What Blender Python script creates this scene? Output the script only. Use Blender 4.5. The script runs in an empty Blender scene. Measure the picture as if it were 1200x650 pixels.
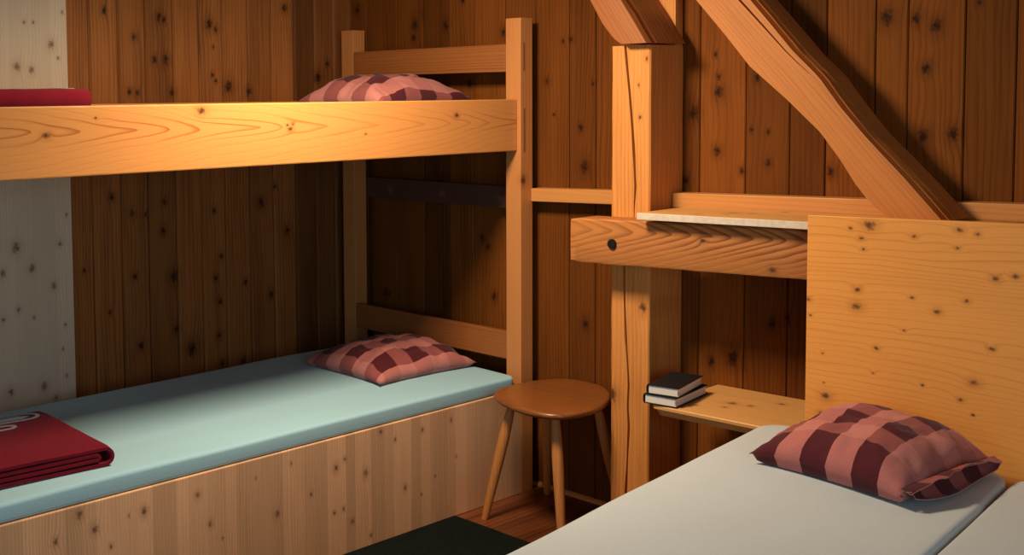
import bpy, bmesh, math, random
from mathutils import Vector, Matrix, noise
C = bpy.context.scene.collection
PI = math.pi
rnd = random.Random(7)

# ------------------------------------------------------------------ node helpers
class NT:
    def __init__(s, name):
        m = bpy.data.materials.new(name); m.use_nodes = True
        s.m = m; s.t = m.node_tree; s.t.nodes.clear()
        s.out = s.t.nodes.new('ShaderNodeOutputMaterial')
        s.b = s.t.nodes.new('ShaderNodeBsdfPrincipled')
        s.t.links.new(s.b.outputs[0], s.out.inputs[0])
    def n(s, typ, **kw):
        x = s.t.nodes.new(typ)
        for k, v in kw.items(): setattr(x, k, v)
        return x
    def put(s, sock, v):
        if isinstance(v, bpy.types.NodeSocket): s.t.links.new(v, sock)
        elif v is not None: sock.default_value = v
    def math(s, op, a, b=None, c=None, clamp=False):
        x = s.n('ShaderNodeMath', operation=op, use_clamp=clamp)
        for i, v in enumerate((a, b, c)):
            if v is not None: s.put(x.inputs[i], v)
        return x.outputs[0]
    def vm(s, op, a, b=None):
        x = s.n('ShaderNodeVectorMath', operation=op)
        s.put(x.inputs[0], a)
        if b is not None: s.put(x.inputs[1], b)
        return x.outputs['Value'] if op in ('LENGTH', 'DOT_PRODUCT', 'DISTANCE') else x.outputs[0]
    def xyz(s, x=0.0, y=0.0, z=0.0):
        c = s.n('ShaderNodeCombineXYZ')
        for i, v in enumerate((x, y, z)): s.put(c.inputs[i], v)
        return c.outputs[0]
    def sep(s, v):
        c = s.n('ShaderNodeSeparateXYZ'); s.put(c.inputs[0], v); return c.outputs
    def noise(s, vec, scale=1.0, detail=2.0, rough=0.5, dim='3D'):
        x = s.n('ShaderNodeTexNoise', noise_dimensions=dim)
        s.put(x.inputs['Vector'], vec); x.inputs['Scale'].default_value = scale
        x.inputs['Detail'].default_value = detail; x.inputs['Roughness'].default_value = rough
        return x.outputs[0]
    def ramp(s, v, a, b):
        x = s.n('ShaderNodeMapRange', interpolation_type='SMOOTHSTEP')
        s.put(x.inputs[0], v); x.inputs[1].default_value = a; x.inputs[2].default_value = b
        return x.outputs[0]
    def mix(s, f, a, b, mode='MIX'):
        x = s.n('ShaderNodeMix', data_type='RGBA', blend_type=mode)
        s.put(x.inputs['Factor'], f)
        for i, v in ((6, a), (7, b)):
            if isinstance(v, tuple): v = (*v, 1.0) if len(v) == 3 else v
            s.put(x.inputs[i], v)
        return x.outputs[2]
    def attr(s, name):
        return s.n('ShaderNodeAttribute', attribute_name=name)
    def bump(s, h, strength=.3, dist=.004):
        x = s.n('ShaderNodeBump'); x.inputs['Strength'].default_value = strength
        x.inputs['Distance'].default_value = dist; s.put(x.inputs['Height'], h)
        s.t.links.new(x.outputs[0], s.b.inputs['Normal'])

def wood(name, light, dark, knot=(.05, .018, .008), knots=(), cells=4.0, prob=.0, krad=.06, ring=70.0, ringc=.5,
         fibre=.25, low=.35, cath=None, rough=.5, tone=0.0, stave=None, stavec=.3, warp=.02, bump=.25, spec=.35, rings_edge=(.35, .95)):
    """Procedural sawn softwood. 'gr' = (metres along the grain, across, depth); knots = (along, across, radius)."""
    s = NT(name)
    gr = s.attr('gr').outputs['Vector']
    g, a, c = s.sep(gr)
    ac = s.math('ADD', a, c)
    d = None
    if knots:
        p2 = s.xyz(g, a, 0.0)
        for (kg, ka, kr) in knots:
            q = s.vm('SUBTRACT', p2, (kg, ka, 0.0))
            q = s.vm('MULTIPLY', q, (1 / (kr * 1.35), 1 / kr, 0.0))
            l = s.vm('LENGTH', q)
            d = l if d is None else s.math('MINIMUM', d, l)
    if prob > 0:
        v = s.n('ShaderNodeTexVoronoi', voronoi_dimensions='2D', feature='F1')
        jit = s.noise(s.xyz(g, ac, 0.0), 25.0, 1.0)
        s.put(v.inputs['Vector'], s.xyz(s.math('MULTIPLY', g, .8), ac, 0.0)); v.inputs['Scale'].default_value = cells
        rr, gg, bb = s.sep(v.outputs['Color'])
        on = s.math('LESS_THAN', rr, prob)
        rad = s.math('MULTIPLY_ADD', gg, krad, krad * .45)
        dv = s.math('DIVIDE', v.outputs['Distance'], rad)
        dv = s.math('ADD', dv, s.math('MULTIPLY', s.math('SUBTRACT', jit, .5), .9))
        dv = s.math('ADD', dv, s.math('MULTIPLY', s.math('SUBTRACT', 1.0, on), 50.0))
        d = dv if d is None else s.math('MINIMUM', d, dv)
    warpn = s.math('SUBTRACT', s.noise(s.xyz(s.math('MULTIPLY', g, 1.1), s.math('MULTIPLY', a, 5.0), s.math('MULTIPLY', c, 5.0)), 1.0, 2.0), .5)
    av = a
    if cath is not None:
        a0, sl, k, am, cwid, lin = cath   # centre line a0 + sl*g, slope weight, amplitude
        dc = s.math('SUBTRACT', a, s.math('MULTIPLY_ADD', g, sl, a0))
        av = s.math('SQRT', s.math('MULTIPLY_ADD', dc, dc, .00006))
        slow = s.noise(s.xyz(s.math('MULTIPLY', g, 1.0), 3.3, 0.0), 1.35, 1.5)
        av = s.math('ADD', s.math('MULTIPLY_ADD', av, k, s.math('MULTIPLY', slow, am)), s.math('MULTIPLY', g, lin))
    v = s.math('ADD', av, s.math('MULTIPLY', warpn, warp))
    v = s.math('ADD', v, s.math('MULTIPLY', c, .6))
    if d is not None:
        infl = s.math('POWER', 2.718, s.math('MULTIPLY', d, -.55))
        v = s.math('ADD', v, s.math('MULTIPLY', infl, .022))
    wig = s.noise(s.xyz(s.math('MULTIPLY', g, 5.0), s.math('MULTIPLY', a, 40.0), c), 1.0, 1.0)
    rp = s.math('ADD', s.math('MULTIPLY', v, ring), s.math('MULTIPLY', wig, .35))
    # uneven ring spacing
    rp = s.math('ADD', rp, s.math('MULTIPLY', s.noise(s.xyz(s.math('MULTIPLY', v, ring * .35), .5, .5), 1.0, 1.0), 2.0))
    fr = s.math('FRACT', rp)
    ringv = s.ramp(fr, rings_edge[0], rings_edge[1])
    drop = s.math('SUBTRACT', 1.0, s.ramp(fr, .95, 1.0))
    ringv = s.math('MULTIPLY', ringv, drop)
    fib = s.noise(s.xyz(s.math('MULTIPLY', g, 6.0), s.math('MULTIPLY', a, 260.0), s.math('MULTIPLY', c, 260.0)), 1.0, 2.0)
    lown = s.noise(s.xyz(s.math('MULTIPLY', g, 1.6), s.math('MULTIPLY', a, 14.0), s.math('MULTIPLY', c, 14.0)), 1.0, 3.0)
    cw = None
    if cath is not None: cw = s.math('MULTIPLY_ADD', s.math('SUBTRACT', 1.0, s.ramp(s.math('ABSOLUTE', dc), cath[4], cath[4] * 3.0)), .85, .15)
    rmod = s.ramp(s.noise(s.xyz(s.math('MULTIPLY', g, 1.2), s.math('MULTIPLY', a, 9.0), s.math('ADD', c, 7.7)), 1.0, 2.0), .3, .7)
    f = s.math('MULTIPLY', s.math('MULTIPLY', ringv, s.math('MULTIPLY_ADD', rmod, .8, .35)), ringc)
    if cw is not None: f = s.math('MULTIPLY', f, cw)
    f = s.math('MULTIPLY_ADD', s.math('SUBTRACT', fib, .5), fibre * 2, f)
    f = s.math('MULTIPLY_ADD', s.math('SUBTRACT', lown, .42), low * 2, f, clamp=True)
    col = s.mix(f, light, dark)
    if tone:
        t = s.attr('tone').outputs['Fac']
        k = s.math('MULTIPLY_ADD', s.math('SUBTRACT', t, .5), tone * 2, 1.0)
        col = s.mix(1.0, col, s.xyz(k, k, k), 'MULTIPLY')
    if stave:
        idx = s.math('FLOOR', s.math('DIVIDE', s.math('ADD', a, s.math('MULTIPLY', s.math('SINE', s.math('MULTIPLY', a, 37.0)), stave * .22)), stave))
        wn = s.n('ShaderNodeTexWhiteNoise', noise_dimensions='1D'); s.put(wn.inputs['W'], idx)
        k = s.math('MULTIPLY_ADD', wn.outputs['Value'], stavec * 2, 1.0 - stavec)
        col = s.mix(1.0, col, s.xyz(k, k, k), 'MULTIPLY')
    if d is not None:
        halo = s.math('SUBTRACT', 1.0, s.ramp(d, .4, 3.0))
        col = s.mix(s.math('MULTIPLY', halo, .38), col, tuple(.75 * x + .25 * y for x, y in zip(dark, knot)))
        kn = s.noise(s.xyz(s.math('MULTIPLY', g, 90.0), s.math('MULTIPLY', a, 90.0), c), 1.0, 1.0)
        core = s.math('SUBTRACT', 1.0, s.ramp(s.math('MULTIPLY_ADD', s.math('SUBTRACT', kn, .5), 1.5, d), .1, 1.25))
        col = s.mix(s.math('MULTIPLY', core, .92), col, knot)
    s.put(s.b.inputs['Base Color'], col)
    s.b.inputs['Roughness'].default_value = rough
    s.b.inputs['Specular IOR Level'].default_value = spec
    if bump:
        s.bump(s.math('MULTIPLY_ADD', fib, .6, s.math('MULTIPLY', ringv, -.5)), bump, .0015)
    return s.m

def plain(name, col, rough=.7, var=.15, scale=40.0, bump=.15, bscale=None, spec=.2, sheen=0.0, dist=.002):
    s = NT(name)
    p = s.n('ShaderNodeTexCoord').outputs['Object']
    n1 = s.noise(p, scale, 3.0)
    k = s.math('MULTIPLY_ADD', s.math('SUBTRACT', n1, .5), var * 2, 1.0)
    s.put(s.b.inputs['Base Color'], s.mix(1.0, (*col, 1.0), s.xyz(k, k, k), 'MULTIPLY'))
    s.b.inputs['Roughness'].default_value = rough
    s.b.inputs['Specular IOR Level'].default_value = spec
    if sheen: s.b.inputs['Sheen Weight'].default_value = sheen
    if bump: s.bump(s.noise(p, bscale or scale * 8, 2.0), bump, dist)
    return s.m

def sheet(name, col, var=.06):
    """stretch-jersey fitted sheet: fine knit ribs and soft drag lines."""
    s = NT(name)
    p = s.n('ShaderNodeTexCoord').outputs['Object']
    x, y, z = s.sep(p)
    soft = s.noise(s.xyz(s.math('MULTIPLY', x, 2.2), s.math('MULTIPLY', y, .9), z), 2.0, 3.0)
    knit = s.noise(s.xyz(s.math('MULTIPLY', x, 420.0), s.math('MULTIPLY', y, 120.0), s.math('MULTIPLY', z, 200.0)), 1.0, 1.0)
    drag = s.noise(s.xyz(s.math('MULTIPLY', x, 16.0), s.math('MULTIPLY', y, 3.0), z), 1.0, 3.0)
    k = s.math('MULTIPLY_ADD', s.math('SUBTRACT', knit, .5), var * 2, s.math('MULTIPLY_ADD', s.math('SUBTRACT', soft, .5), .12, 1.0))
    s.put(s.b.inputs['Base Color'], s.mix(1.0, (*col, 1.0), s.xyz(k, k, k), 'MULTIPLY'))
    s.b.inputs['Roughness'].default_value = .9
    s.b.inputs['Specular IOR Level'].default_value = .1
    s.b.inputs['Sheen Weight'].default_value = .15
    s.bump(s.math('ADD', s.math('MULTIPLY', knit, .25), s.math('MULTIPLY', drag, 1.2)), .35, .004)
    return s.m

def gingham(name):
    s = NT(name)
    uv = s.n('ShaderNodeUVMap', uv_map='UVMap').outputs[0]
    u, v, _ = s.sep(uv)
    def par(x):
        f = s.math('FRACT', s.math('MULTIPLY', x, .5))
        return s.math('GREATER_THAN', f, .5)
    a, b = par(u), par(v)
    weave = s.noise(s.xyz(s.math('MULTIPLY', u, 22.0), s.math('MULTIPLY', v, 22.0), 0.0), 1.0, 2.0)
    light, mid, mid2, dk = (.48, .175, .155), (.27, .07, .066), (.41, .135, .122), (.075, .009, .014)
    c0 = s.mix(a, light, mid); c1 = s.mix(a, mid2, dk)
    col = s.mix(b, c0, c1)
    k = s.math('MULTIPLY_ADD', s.math('SUBTRACT', weave, .5), .35, 1.0)
    s.put(s.b.inputs['Base Color'], s.mix(1.0, col, s.xyz(k, k, k), 'MULTIPLY'))
    s.b.inputs['Roughness'].default_value = .85; s.b.inputs['Specular IOR Level'].default_value = .15
    s.b.inputs['Sheen Weight'].default_value = .1
    p = s.n('ShaderNodeTexCoord').outputs['Object']
    s.bump(s.math('ADD', s.math('MULTIPLY', weave, .2), s.noise(p, 14.0, 3.0)), .45, .006)
    return s.m

# ------------------------------------------------------------------ mesh helpers
AX = {'x': Matrix(((1, 0, 0), (0, 0, 1), (0, 1, 0))),   # grain along x, face coordinate z, depth y
      'y': Matrix(((0, 1, 0), (0, 0, 1), (1, 0, 0))),   # grain along y, face z, depth x
      'z': Matrix(((0, 0, 1), (1, 0, 0), (0, 1, 0))),   # grain along z, face x, depth y
      'zy': Matrix(((0, 0, 1), (0, 1, 0), (1, 0, 0))),  # grain along z, face y, depth x
      'xy': Matrix(((1, 0, 0), (0, 1, 0), (0, 0, 1))),  # lying board, grain along x, face y
      'yx': Matrix(((0, 1, 0), (1, 0, 0), (0, 0, 1)))}  # lying board, grain along y, face x

def grain(bm, frame='x', off=(0, 0, 0), verts=None):
    la = bm.verts.layers.float_vector.get('gr') or bm.verts.layers.float_vector.new('gr')
    M = AX[frame] if isinstance(frame, str) else frame
    o = Vector(off)
    for v in (verts or bm.verts): v[la] = M @ v.co + o

def obj(name, bm, mat, parent=None, origin=None, smooth=False, angle=None):
    """link bm (built in room coordinates) as one mesh object; its origin goes to 'origin' (or the parent's place)."""
    bmesh.ops.recalc_face_normals(bm, faces=bm.faces)
    if parent is not None: o0 = parent['at']
    elif origin is not None: o0 = origin
    else:
        zs = min(v.co.z for v in bm.verts); n = len(bm.verts)
        o0 = (sum(v.co.x for v in bm.verts) / n, sum(v.co.y for v in bm.verts) / n, zs)
    o0 = Vector(o0)
    if parent is not None: loc = Vector((0, 0, 0))
    else: loc = o0
    bm.transform(Matrix.Translation(-o0))
    me = bpy.data.meshes.new(name); bm.to_mesh(me); bm.free()
    if smooth:
        me.polygons.foreach_set('use_smooth', [True] * len(me.polygons))
        if angle: me.set_sharp_from_angle(angle=math.radians(angle))
    me.materials.append(mat)
    o = bpy.data.objects.new(name, me); C.objects.link(o)
    o.location = loc
    if parent is not None: o.parent = parent
    o['at'] = tuple(o0)
    return o

def thing(name, label, cat, at, group=None):
    o = bpy.data.objects.new(name, None); C.objects.link(o)
    o.location = at; o['at'] = tuple(at); o.empty_display_size = .1
    o['label'] = label; o['category'] = cat
    if group: o['group'] = group
    return o
def tag(o, label, cat, group=None):
    o['label'] = label; o['category'] = cat
    if group: o['group'] = group
    return o
def struct(name, bm, mat, **k):
    o = obj(name, bm, mat, **k); o['kind'] = 'structure'; return o

def box(bm, x0, x1, y0, y1, z0, z1, bev=.003, seg=2):
    r = bmesh.ops.create_cube(bm, size=1.0)
    vs = r['verts']
    for v in vs:
        v.co = Vector((x0 + (v.co.x + .5) * (x1 - x0), y0 + (v.co.y + .5) * (y1 - y0), z0 + (v.co.z + .5) * (z1 - z0)))
    if bev:
        es = list({e for v in vs for e in v.link_edges})
        b = bmesh.ops.bevel(bm, geom=es, offset=bev, segments=seg, affect='EDGES', profile=.6)
    return vs

def shear_z(bm, x0, k, zmin=None):
    for v in bm.verts: v.co.z += (v.co.x - x0) * k

def loft(bm, sections, cap=True):
    """sections: list of equal-length loops of points."""
    rows = [[bm.verts.new(p) for p in sec] for sec in sections]
    n = len(rows[0])
    for r0, r1 in zip(rows, rows[1:]):
        for i in range(n):
            j = (i + 1) % n
            bm.faces.new((r0[i], r0[j], r1[j], r1[i]))
    if cap:
        bm.faces.new(rows[0]); bm.faces.new(rows[-1][::-1])
    return rows

def interp(tab, x):
    if x <= tab[0][0]: return tab[0][1]
    for (a, b), (c, d) in zip(tab, tab[1:]):
        if x <= c: return b + (d - b) * (x - a) / (c - a)
    return tab[-1][1]

def board_part(name, mat, parent, x0, x1, y0, y1, z0, z1, frame, off=(0, 0, 0), bev=.004):
    bm = bmesh.new(); box(bm, x0, x1, y0, y1, z0, z1, bev); grain(bm, frame, off)
    return obj(name, bm, mat, parent)

# ------------------------------------------------------------------ materials
LEFTK = [(1.922, -1.286, 0.0108), (1.821, -1.154, 0.0108), (1.904, -1.036, 0.0144), (1.894, -1.012, 0.0108), (1.73, -1.06, 0.0126), (1.731, -1.008, 0.0162), (1.6, -1.179, 0.0108), (1.596, -1.144, 0.0108), (1.598, -0.978, 0.0144), (1.884, -0.789, 0.018), (1.864, -0.755, 0.0108), (1.788, -0.77, 0.0054), (1.669, -0.777, 0.0072), (1.644, -0.76, 0.0072), (1.618, -0.694, 0.0216), (1.6, -0.586, 0.0144), (1.663, -0.195, 0.0216), (1.722, -0.138, 0.0108), (1.183, -1.272, 0.0126), (1.111, -1.18, 0.0108), (1.103, -1.117, 0.0072), (1.027, -1.037, 0.0144), (1.149, -1.026, 0.0108), (0.895, -0.746, 0.0108), (0.803, -0.779, 0.0108), (0.701, -0.759, 0.0108), (0.833, -0.99, 0.0216), (0.854, -1.175, 0.0108), (0.722, -1.292, 0.0072), (0.566, -1.151, 0.0144), (0.61, -0.981, 0.0144), (0.515, -0.907, 0.0252), (0.554, -0.766, 0.0108), (0.432, -0.751, 0.0108), (1.093, -0.781, 0.0108), (0.767, -0.622, 0.0108), (1.112, -0.531, 0.018), (0.902, -1.4, 0.0072), (0.975, -0.386, 0.0144), (0.697, -0.482, 0.0144)]
BACKK = [(1.806, -0.093, 0.0136), (1.97, 0.049, 0.017), (1.883, 0.43, 0.0204), (1.827, 0.422, 0.0136), (1.869, 0.617, 0.017), (1.621, 0.754, 0.0119), (1.624, 1.168, 0.0102), (1.494, 1.202, 0.0051), (1.777, 1.247, 0.0068), (1.782, 1.284, 0.0085), (1.611, 1.389, 0.0068), (1.293, 1.35, 0.0204), (1.703, 1.904, 0.0068), (1.626, 1.918, 0.0102), (1.576, 1.919, 0.017), (1.503, 1.823, 0.0204), (1.371, 1.914, 0.0136), (1.306, 2.009, 0.0102), (1.446, 2.042, 0.0068), (1.261, 1.791, 0.0136), (1.797, 2.491, 0.0204), (1.823, 2.756, 0.0068), (1.62, 2.062, 0.0102), (1.446, 2.045, 0.0068), (1.441, 2.104, 0.0068), (1.336, 2.106, 0.0102), (1.316, 2.321, 0.0136), (1.789, 2.58, 0.0136), (1.763, 2.638, 0.017), (1.638, 2.611, 0.0136), (1.443, 2.693, 0.017), (1.436, 2.608, 0.017), (0.687, 1.356, 0.017), (0.799, 2.128, 0.017), (0.633, 1.899, 0.0136), (0.659, 1.981, 0.0238), (0.823, 2.182, 0.0102), (0.98, 0.823, 0.0102), (0.943, 0.856, 0.0102), (0.739, 0.888, 0.0136), (0.675, 0.228, 0.0102), (0.673, 0.251, 0.0068), (0.945, 1.29, 0.0068), (1.825, 0.943, 0.0136)]
W_LEFT = wood('dark_panelling_wood', (.32, .112, .030), (.080, .024, .0072), knot=(.018, .008, .004), knots=LEFTK, cells=3.2, prob=.12, krad=.05,
              ring=60, ringc=.4, fibre=.35, low=.6, tone=.55, rough=.6, warp=.06, spec=.12)
W_BACK = wood('reddish_panelling_wood', (.170, .050, .0075), (.055, .0145, .0026), knot=(.020, .007, .003), knots=BACKK, cells=2.6, prob=.10, krad=.05,
              ring=55, ringc=.4, fibre=.32, low=.5, tone=.34, rough=.7, warp=.07, spec=.08)
RAILK = [(-2.113, 1.474, .009), (-1.596, 1.534, .0120), (-1.958, 1.52, .0036), (-1.251, 1.47, .008), (-1.262, 1.482, .004), (-1.240, 1.484, .004),
         (-.468, 1.499, .009), (-.92, 1.443, .0036)]
W_RAIL = wood('honey_spruce_rail', (.64, .275, .080), (.40, .13, .03), knot=(.06, .022, .01), knots=RAILK, cath=(1.466, -.008, 1.0, .12, .016, .14),
              ring=44, ringc=.95, fibre=.12, low=.14, warp=.008, rough=.38, rings_edge=(.62, .97))
W_POST = wood('honey_spruce_post', (.56, .225, .070), (.34, .11, .029), knot=(.09, .035, .014), cells=3.5, prob=.18, krad=.05, ring=90, ringc=.4,
              fibre=.2, low=.2, rough=.45)
W_HEAD = wood('brown_spruce_board', (.33, .108, .028), (.17, .051, .013), knot=(.05, .018, .008), cells=4.0, prob=.22, krad=.05, ring=70, ringc=.5,
              fibre=.2, low=.3, rough=.5)
W_SLAB = wood('shade_toned_board', (.085, .033, .024), (.045, .018, .014), knot=(.16, .07, .04),
              knots=[(.327, 1.157, .017), (.645, 1.160, .017), (.971, 1.157, .017)], ring=60, ringc=.4, fibre=.2, low=.3, rough=.55)  # dark base colour carries the shade beneath the top bunk
BEDK = [(-1.649, .352, .0104), (-1.604, .249, .0104), (-1.839, .347, .013), (-2.004, .335, .013), (-2.127, .33, .0104), (-2.052, .39, .0136), (-1.891, .347, .0052),
        (-1.558, .193, .0052), (-1.28, .371, .0065), (-1.087, .314, .013), (-1.048, .335, .0078), (-.951, .266, .013), (-.88, .398, .0104), (-.809, .354, .0078),
        (-.674, .362, .0078), (-.523, .37, .0078), (-.496, .227, .0052), (-.61, .177, .0052), (-.762, .17, .0104), (-.681, .126, .0052), (-1.341, .217, .013),
        (-1.197, .248, .0078), (-1.097, .159, .0078), (-1.055, .164, .0078), (-1.016, .109, .0104), (-.93, .038, .0078), (-1.425, .355, .0052), (-1.953, .271, .0078)]
W_BED = wood('raw_spruce_panel', (.74, .43, .245), (.42, .21, .105), knot=(.16, .08, .045), knots=[(z, y, r * .8) for y, z, r in BEDK], ring=95, ringc=.4,
             fibre=.22, low=.3, stave=.062, stavec=.17, rough=.6, warp=.03, spec=.25)
PALEK = [(-1.527, 1.782, .018), (-1.61, 1.685, .0144), (-1.501, 1.731, .0072), (-1.478, 1.906, .0072), (-1.636, 1.862, .0072), (-1.598, 1.863, .0072),
         (-1.668, 1.697, .018), (-1.693, 1.023, .0216), (-1.63, .939, .018), (-1.544, .861, .0144), (-1.514, 1.022, .0108), (-1.69, .787, .0108),
         (-1.752, .756, .0108), (-1.749, .932, .0144), (-1.629, .749, .0072), (-1.483, 1.129, .0072), (-1.499, .705, .0072), (-1.512, .611, .0072),
         (-1.595, .481, .018), (-1.547, .426, .0108), (-1.73, .482, .0144), (-1.501, .505, .0072)]
W_PALE = wood('pale_raw_spruce', (.66, .50, .37), (.47, .32, .21), knot=(.20, .10, .06), knots=[(z, y, r * .8) for y, z, r in PALEK], ring=85, ringc=.35,
              fibre=.2, low=.3, stave=.085, stavec=.06, rough=.6, warp=.03, spec=.25)
PANK = [(2.641, 1.202, .0185), (2.619, 1.164, .0078), (2.626, 1.134, .0065), (2.588, 1.19, .0065), (2.763, 1.181, .0078), (2.879, 1.207, .0104), (2.924, 1.199, .0078),
        (2.874, 1.159, .0065), (2.97, 1.088, .0104), (3.016, 1.1, .0091), (2.611, 1.019, .0104), (2.61, .971, .0156), (2.468, .973, .0078), (2.475, .929, .0052),
        (2.761, 1.014, .0065), (2.901, 1.022, .0078), (2.828, .985, .0104), (2.741, .922, .0052), (2.667, .862, .0078), (2.659, .791, .0039), (2.513, .823, .0039),
        (2.517, .739, .0039), (2.526, .701, .0162), (2.793, .781, .0052), (2.922, .811, .013), (2.964, .906, .0078), (2.891, .76, .0078), (2.922, .725, .0052),
        (2.511, .648, .0104), (3.12, .86, .011), (3.2, 1.05, .009), (3.3, .74, .01)]
W_PANEL = wood('golden_spruce_headboard', (.80, .325, .070), (.48, .15, .025), knot=(.10, .035, .012), knots=[(x, z, r * .72) for x, z, r in PANK], ring=58, ringc=.36,
               fibre=.12, low=.18, warp=.11, rough=.42, rings_edge=(.6, .97))
W_SHELF = wood('golden_spruce_shelf', (.68, .35, .115), (.48, .20, .05), knot=(.13, .05, .02), knots=[(2.10, -.20, .014), (2.16, -.19, .010), (2.11, -.26, .008), (2.03, -.30, .008), (2.22, -.10, .010)],
               ring=55, ringc=.4, fibre=.14, low=.2, rough=.45)
W_EDGE = plain('whitish_board_edge', (.62, .52, .42), .7, .25, 60, .2)
W_OLD = wood('hewn_pillar_wood', (.66, .265, .062), (.36, .112, .022), knot=(.07, .022, .008), knots=[(1.49, 1.74, .006), (1.60, 1.735, .005), (1.69, 1.765, .006), (.83, 1.755, .016), (.50, 1.63, .02)],
             ring=60, ringc=.35, fibre=.5, low=.5, warp=.04, rough=.65, bump=.5)
W_BRACE = wood('hewn_brace_wood', (.54, .19, .042), (.31, .092, .018), knot=(.06, .02, .008), cells=3.0, prob=.12, krad=.03, ring=70, ringc=.25, fibre=.42, low=.42,
               warp=.05, rough=.6, bump=.4)
W_BEAM = wood('hewn_beam_wood', (.47, .175, .046), (.21, .066, .016), knot=(.02, .014, .01), knots=[(2.06, 1.10, .008), (2.30, 1.03, .009)], cath=(1.045, .034, 1.0, .16, .035, .24),
              ring=50, ringc=1.0, fibre=.25, low=.25, warp=.02, rough=.6, bump=.5, rings_edge=(.3, .95))
W_LEDGE = wood('honey_spruce_ledge', (.58, .25, .070), (.40, .15, .035), knot=(.1, .035, .014), cells=2.5, prob=.1, krad=.03, ring=60, ringc=.35, fibre=.15, low=.2, rough=.45)
W_STOOL = wood('varnished_beech', (.25, .082, .020), (.14, .042, .010), ring=40, ringc=.45, fibre=.2, low=.3, warp=.05, rough=.30, spec=.5, bump=.05)
W_LEG = wood('varnished_beech_leg', (.50, .20, .055), (.32, .115, .03), ring=60, ringc=.4, fibre=.3, low=.3, rough=.4, spec=.35, bump=.05)
W_FLOOR = wood('worn_red_floorboards', (.15, .042, .012), (.025, .007, .004), knot=(.03, .01, .006), cells=4, prob=.2, krad=.05, ring=35, ringc=.5, fibre=.3, low=.75,
               tone=.3, rough=.35, spec=.5)
M_TEAL = sheet('light_blue_sheet', (.34, .57, .68))
M_SHEET = sheet('pale_grey_sheet', (.49, .55, .60))
M_CHECK = gingham('checked_pillowcase')
M_RED = plain('maroon_fleece', (.155, .004, .014), .95, .25, 30, .5, 500, .1, .06, .003)
M_WHITE = plain('white_print', (.36, .38, .46), .9, .1)
M_NAVY = plain('navy_print', (.03, .025, .07), .9, .1)
M_BLACK = plain('black_cloth_cover', (.010, .010, .011), .55, .3, 80, .2)
M_RUG = plain('dark_green_rug', (.0075, .0112, .0098), .95, .5, 60, .8, 300, .05, .0, .006)
M_PEG = plain('dark_peg', (.008, .006, .005), .6, .3)
M_SLIT = plain('end_grain_tenon', (.28, .105, .032), .6, .3, 200)

def pages():
    s = NT('book_pages')
    p = s.n('ShaderNodeTexCoord').outputs['Object']
    x, y, z = s.sep(p)
    n1 = s.noise(s.xyz(s.math('MULTIPLY', x, 3.0), s.math('MULTIPLY', y, 3.0), s.math('MULTIPLY', z, 900.0)), 1.0, 1.0)
    s.put(s.b.inputs['Base Color'], s.mix(n1, (.86, .80, .74), (.62, .56, .52)))
    s.b.inputs['Roughness'].default_value = .85
    return s.m
M_PAGES = pages()

# ------------------------------------------------------------------ the setting
def boarded_wall(name, mat, seams, axis, z0, z1, bev, gap, seed):
    r = random.Random(seed)
    bm = bmesh.new()
    tl = bm.verts.layers.float.new('tone'); gl = bm.verts.layers.float_vector.new('gr')
    for i, (a, b) in enumerate(zip(seams, seams[1:])):
        old = set(bm.verts)
        a1, b1 = a + gap / 2, b - gap / 2
        j = r.uniform(0, .002)
        # board outline (across, outwards) with a chamfer on both long edges, lofted upwards
        prof = [(a1, -.03), (a1, -bev - j), (a1 + bev, -j), (b1 - bev, -j), (b1, -bev - j), (b1, -.03)]
        zc = [z0, z1]
        secs = []
        for z in zc:
            if axis == 'x': secs.append([(p, -q, z) for p, q in prof])    # back wall: inside is -y
            else: secs.append([(q, p, z) for p, q in prof])               # left wall: inside is +x
        loft(bm, secs)
        t = r.random(); off = Vector((0, 0, r.uniform(0, 60)))
        M = AX['z'] if axis == 'x' else AX['zy']
        for v in bm.verts:
            if v not in old:
                v[tl] = t; v[gl] = M @ v.co + off
    old = set(bm.verts)
    if axis == 'x': box(bm, -.03, 5.4, .0305, .05, z0, z1, 0)
    else: box(bm, -.05, -.0305, -5.4, .05, z0, z1, 0)
    for v in bm.verts:
        if v not in old: v[tl] = 0; v[gl] = (0, 0, 0)
    o = struct(name, bm, mat, origin=(0, 0, 0))
    return o
ls = [-1.456, -1.354, -1.225, -1.1, -.966, -.839, -.718, -.587, -.457, -.332, -.213, -.101, .03]
while ls[0] > -5.4: ls.insert(0, ls[0] - rnd.uniform(.115, .135))
bs = [0, .114, .313, .481, .637, .778, .952, 1.112, 1.276, 1.401, 1.56, 1.70, 1.845, 2.021, 2.18, 2.302, 2.458, 2.557, 2.721, 2.86]
while bs[-1] < 5.2: bs.append(bs[-1] + rnd.uniform(.12, .17))
boarded_wall('wall_left', W_LEFT, ls, 'y', 0, 2.6, .0085, .0012, 3)
boarded_wall('wall_back', W_BACK, bs, 'x', 0, 2.6, .003, .003, 11)

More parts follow.
